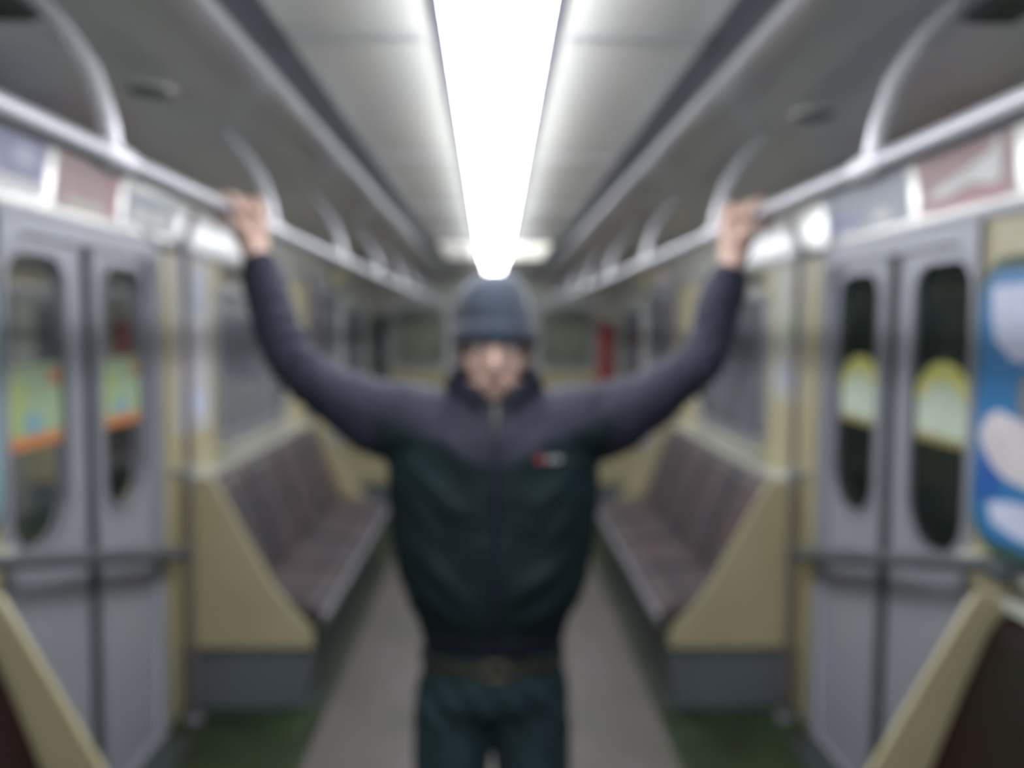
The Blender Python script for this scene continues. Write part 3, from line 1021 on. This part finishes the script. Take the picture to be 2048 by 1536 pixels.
def ridge(p, a, b, wdt, amp):
    a, b = Vector(a), Vector(b)
    ab = b - a
    t = max(0, min(1, (p - a).dot(ab) / ab.length_squared))
    q = a + ab * t
    d2 = (p - q).length
    return amp * math.exp(-(d2 / wdt) ** 2) * math.sin(PI * (0.12 + .76 * t))
folds = []
for (x0, z0, x1, z1) in ((-.165, 1.16, -.05, 1.03), (-.20, 1.09, -.07, .98), (.17, 1.14, .03, 1.045), (.20, 1.06, .06, .985), (-.20, 1.28, -.12, 1.16), (.20, 1.27, .12, 1.16),
                         (-.23, 1.36, -.08, 1.24), (.23, 1.36, .10, 1.25), (-.14, 1.42, -.05, 1.33), (.14, 1.42, .05, 1.33)):
    folds.append(((x0, PY - .13, z0), (x1, PY - .145, z1)))
jb.normal_update()
disp = {}
for v in jb.verts:
    p = v.co
    d_ = 0
    if p.y < PY - .03 and abs(p.x) < .27:
        for (a_, b_) in folds:
            d_ += ridge(p, a_, b_, .020, .014)
    ax = abs(p.x)
    if ax > .24:   # sleeve wrinkles run round the arm
        s = 1 if p.x > 0 else -1
        el, wr, sh = EL[s], WR[s], SH[s]
        if p.z > el.z + .02:
            t = (p - el).dot((wr - el).normalized())
        else:
            t = (p - el).dot((el - sh).normalized())
        nz = noise.noise(Vector((p.x * 9, p.y * 9, p.z * 9)))
        near = math.exp(-(t / .09) ** 2)
        d_ += (.0011 + .0030 * near) * math.sin(t * 160 + nz * 9)
    d_ += .006 * noise.noise(p * 11) + .0025 * noise.noise(p * 28)
    if p.z < .96:      # elasticated hem
        d_ += .0016 * math.sin(math.atan2(p.y - PY, p.x) * 46)
    disp[v] = v.normal * d_
for v, dd in disp.items():
    v.co += dd
for s in (-1, 1):      # seams of the yoke and of the sleeves
    for co, no in (((0, 0, 1.325), (-.42 * s, 0, 1)), ((s * .255, 0, 0), (1, 0, 0))):
        fs = [f for f in jb.faces if f.calc_center_median().x * s > -.01]
        es = {e for f in fs for e in f.edges}
        vs = {v for f in fs for v in f.verts}
        bmesh.ops.bisect_plane(jb, geom=list(fs) + list(es) + list(vs), plane_co=co, plane_no=no, dist=1e-5)
bmesh.ops.bisect_plane(jb, geom=list(jb.faces) + list(jb.edges) + list(jb.verts), plane_co=(0, 0, .95), plane_no=(0, 0, 1), dist=1e-5)
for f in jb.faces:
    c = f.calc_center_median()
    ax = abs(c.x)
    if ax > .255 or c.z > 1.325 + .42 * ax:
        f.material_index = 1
    if c.z < .95:
        f.material_index = 2
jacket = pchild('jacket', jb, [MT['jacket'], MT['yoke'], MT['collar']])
# stand collar, open in front
bm = NB()
n = 40
sec = []
for k in range(n + 1):
    th = math.radians(-90 + 17 + (360 - 34) * k / n)          # gap faces the camera
    fr_ = abs(((math.degrees(th) + 90) % 360) - 180) / 163     # 1 at the front edges, 0 at the nape
    top = 1.540 - .050 * fr_ ** 2
    botz = 1.462 - .055 * fr_ ** 3
    r0x, r0y, r1x, r1y = .094, .084, .098, .090
    c, s_ = math.cos(th), math.sin(th)
    ring = []
    for (rx, ry, z) in ((r0x - .02 * fr_ ** 6, r0y, botz), (r0x + .014, r0y + .012, botz), (r1x + .012, r1y + .010, (botz + top) / 2), (r1x + .006, r1y + .004, top - .004), (r1x, r1y, top), (r1x - .008, r1y - .008, top - .004), (r0x - .006, r0y - .006, (botz + top) / 2)):
        ring.append(bm.verts.new((rx * c, PY + .003 + ry * s_ * (1.0 if s_ > 0 else 1.12), z)))
    sec.append(ring)
for a_, b_ in zip(sec, sec[1:]):
    for k in range(7):
        bm.faces.new((a_[k], a_[(k + 1) % 7], b_[(k + 1) % 7], b_[k]))
bm.faces.new(sec[0])
bm.faces.new(sec[-1][::-1])
collar = pchild('collar', bm, MT['collar'], jacket)
# zip with its slider
bm = NB()
pts = []
def front_y(z):
    tab = [(.905, .112), (.955, .124), (1.0, .140), (1.06, .148), (1.15, .150), (1.25, .148), (1.33, .142), (1.39, .128), (1.44, .100), (1.475, .078)]
    for (z0, r0), (z1, r1) in zip(tab, tab[1:]):
        if z <= z1:
            return PY - (r0 + (r1 - r0) * (z - z0) / (z1 - z0))
    return PY - .078
tube(bm, [(0.003 + .002 * math.sin(z * 30), front_y(z) - .001, z) for z in [.92 + .04 * k for k in range(14)]], [(.004, .006)] * 14, n=8)
pchild('zip', bm, MT['collar'], jacket)
bm = NB()
box(bm, -.003, .009, front_y(1.44) - .016, front_y(1.44) - .006, 1.425, 1.462)
box(bm, 0, .006, front_y(1.41) - .014, front_y(1.41) - .009, 1.395, 1.428)
pchild('zip_slider', bm, MT['zip'], jacket, False)
bm = NB()
zloft(bm, [(1.40, 0, 1.905, .062, .088), (1.455, 0, 1.900, .058, .078), (1.475, 0, 1.902, .055, .068)], n=24)
pchild('shirt_neck', bm, MT['belt'])
# embroidered mark on the chest
def front_pt(x, z):
    ry = PY - front_y(z)
    rx = .238
    return PY - ry * (max(0, 1 - (abs(x) / rx) ** 2.35)) ** (1 / 2.35)
bm = NB()
y_ = front_pt(.096, 1.345)
box(bm, .088, .104, y_ - .008, y_ + .01, 1.338, 1.352)
pchild('red_mark', bm, MT['logo_red'], jacket, False)
bm = NB()
for k, ww in enumerate((.007, .005, .007, .006)):
    x = .110 + k * .0085
    y_ = front_pt(x, 1.343)
    box(bm, x, x + ww, y_ - .008, y_ + .01, 1.339, 1.349)
pchild('pale_mark', bm, MT['logo_pale'], jacket, False)

# jeans
jn = NB()
zloft(jn, [(.935, 0, PY, .150, .105), (.88, 0, PY, .158, .112), (.83, 0, PY, .162, .116), (.79, 0, PY, .158, .112), (.765, 0, PY, .14, .10)][::-1], n=36, power=2.3)
for s in (-1, 1):
    cx_ = s * .090
    tube(jn, [(s * .083, PY, .86), (cx_, PY, .76), (s * .093, PY - .005, .64), (s * .096, PY - .012, .50), (s * .115, PY, .34), (s * .12, PY + .01, .18), (s * .122, PY + .01, .075)],
         [(.085, .076), (.084, .090), (.080, .088), (.070, .076), (.062, .056), (.056, .052), (.060, .056)], n=24)
jb = remesh(jn, .007, 5, .5)
jb.normal_update()
dd = [(v, v.normal * (.0035 * noise.noise(v.co * 14) + .004 * math.exp(-((v.co.z - .78) / .07) ** 2) * math.sin(v.co.x * 90 + v.co.z * 60))) for v in jb.verts]
for v, q in dd:
    v.co += q
jeans = pchild('jeans', jb, MT['jeans'])
bm = NB()
n = 48
loops = []
for (dz, dr) in ((0, .0), (0, .005), (.034, .005), (.034, 0)):
    loops.append([bm.verts.new(((.159 + dr) * math.copysign(abs(math.cos(2 * PI * k / n)) ** .87, math.cos(2 * PI * k / n)),
                                PY + (.113 + dr) * math.copysign(abs(math.sin(2 * PI * k / n)) ** .87, math.sin(2 * PI * k / n)), .866 + dz)) for k in range(n)])
for i in range(4):
    a_, b_ = loops[i], loops[(i + 1) % 4]
    for k in range(n):
        bm.faces.new((a_[k], a_[(k + 1) % n], b_[(k + 1) % n], b_[k]))
belt = pchild('belt', bm, MT['belt'], smooth=False)
y_ = PY - .120
bm = plate_mesh([rr(-.020, .860, .034, .906, .006), rr(-.012, .868, .026, .898, .004)], .006, lambda u, v, w_: (u, y_ - .004 + w_, v), bev=.001)
pchild('buckle', bm, MT['buckle'], belt, False)
# shoes
for s in (-1, 1):
    bm = NB()
    zloft(bm, [(.0, s * .127, PY - .06, .045, .135), (.02, s * .127, PY - .06, .048, .138), (.045, s * .127, PY - .055, .046, .130), (.07, s * .125, PY - .03, .042, .098), (.10, s * .123, PY + .005, .040, .055)], n=28, power=2.4)
    pchild('shoe', bm, MT['shoe'])
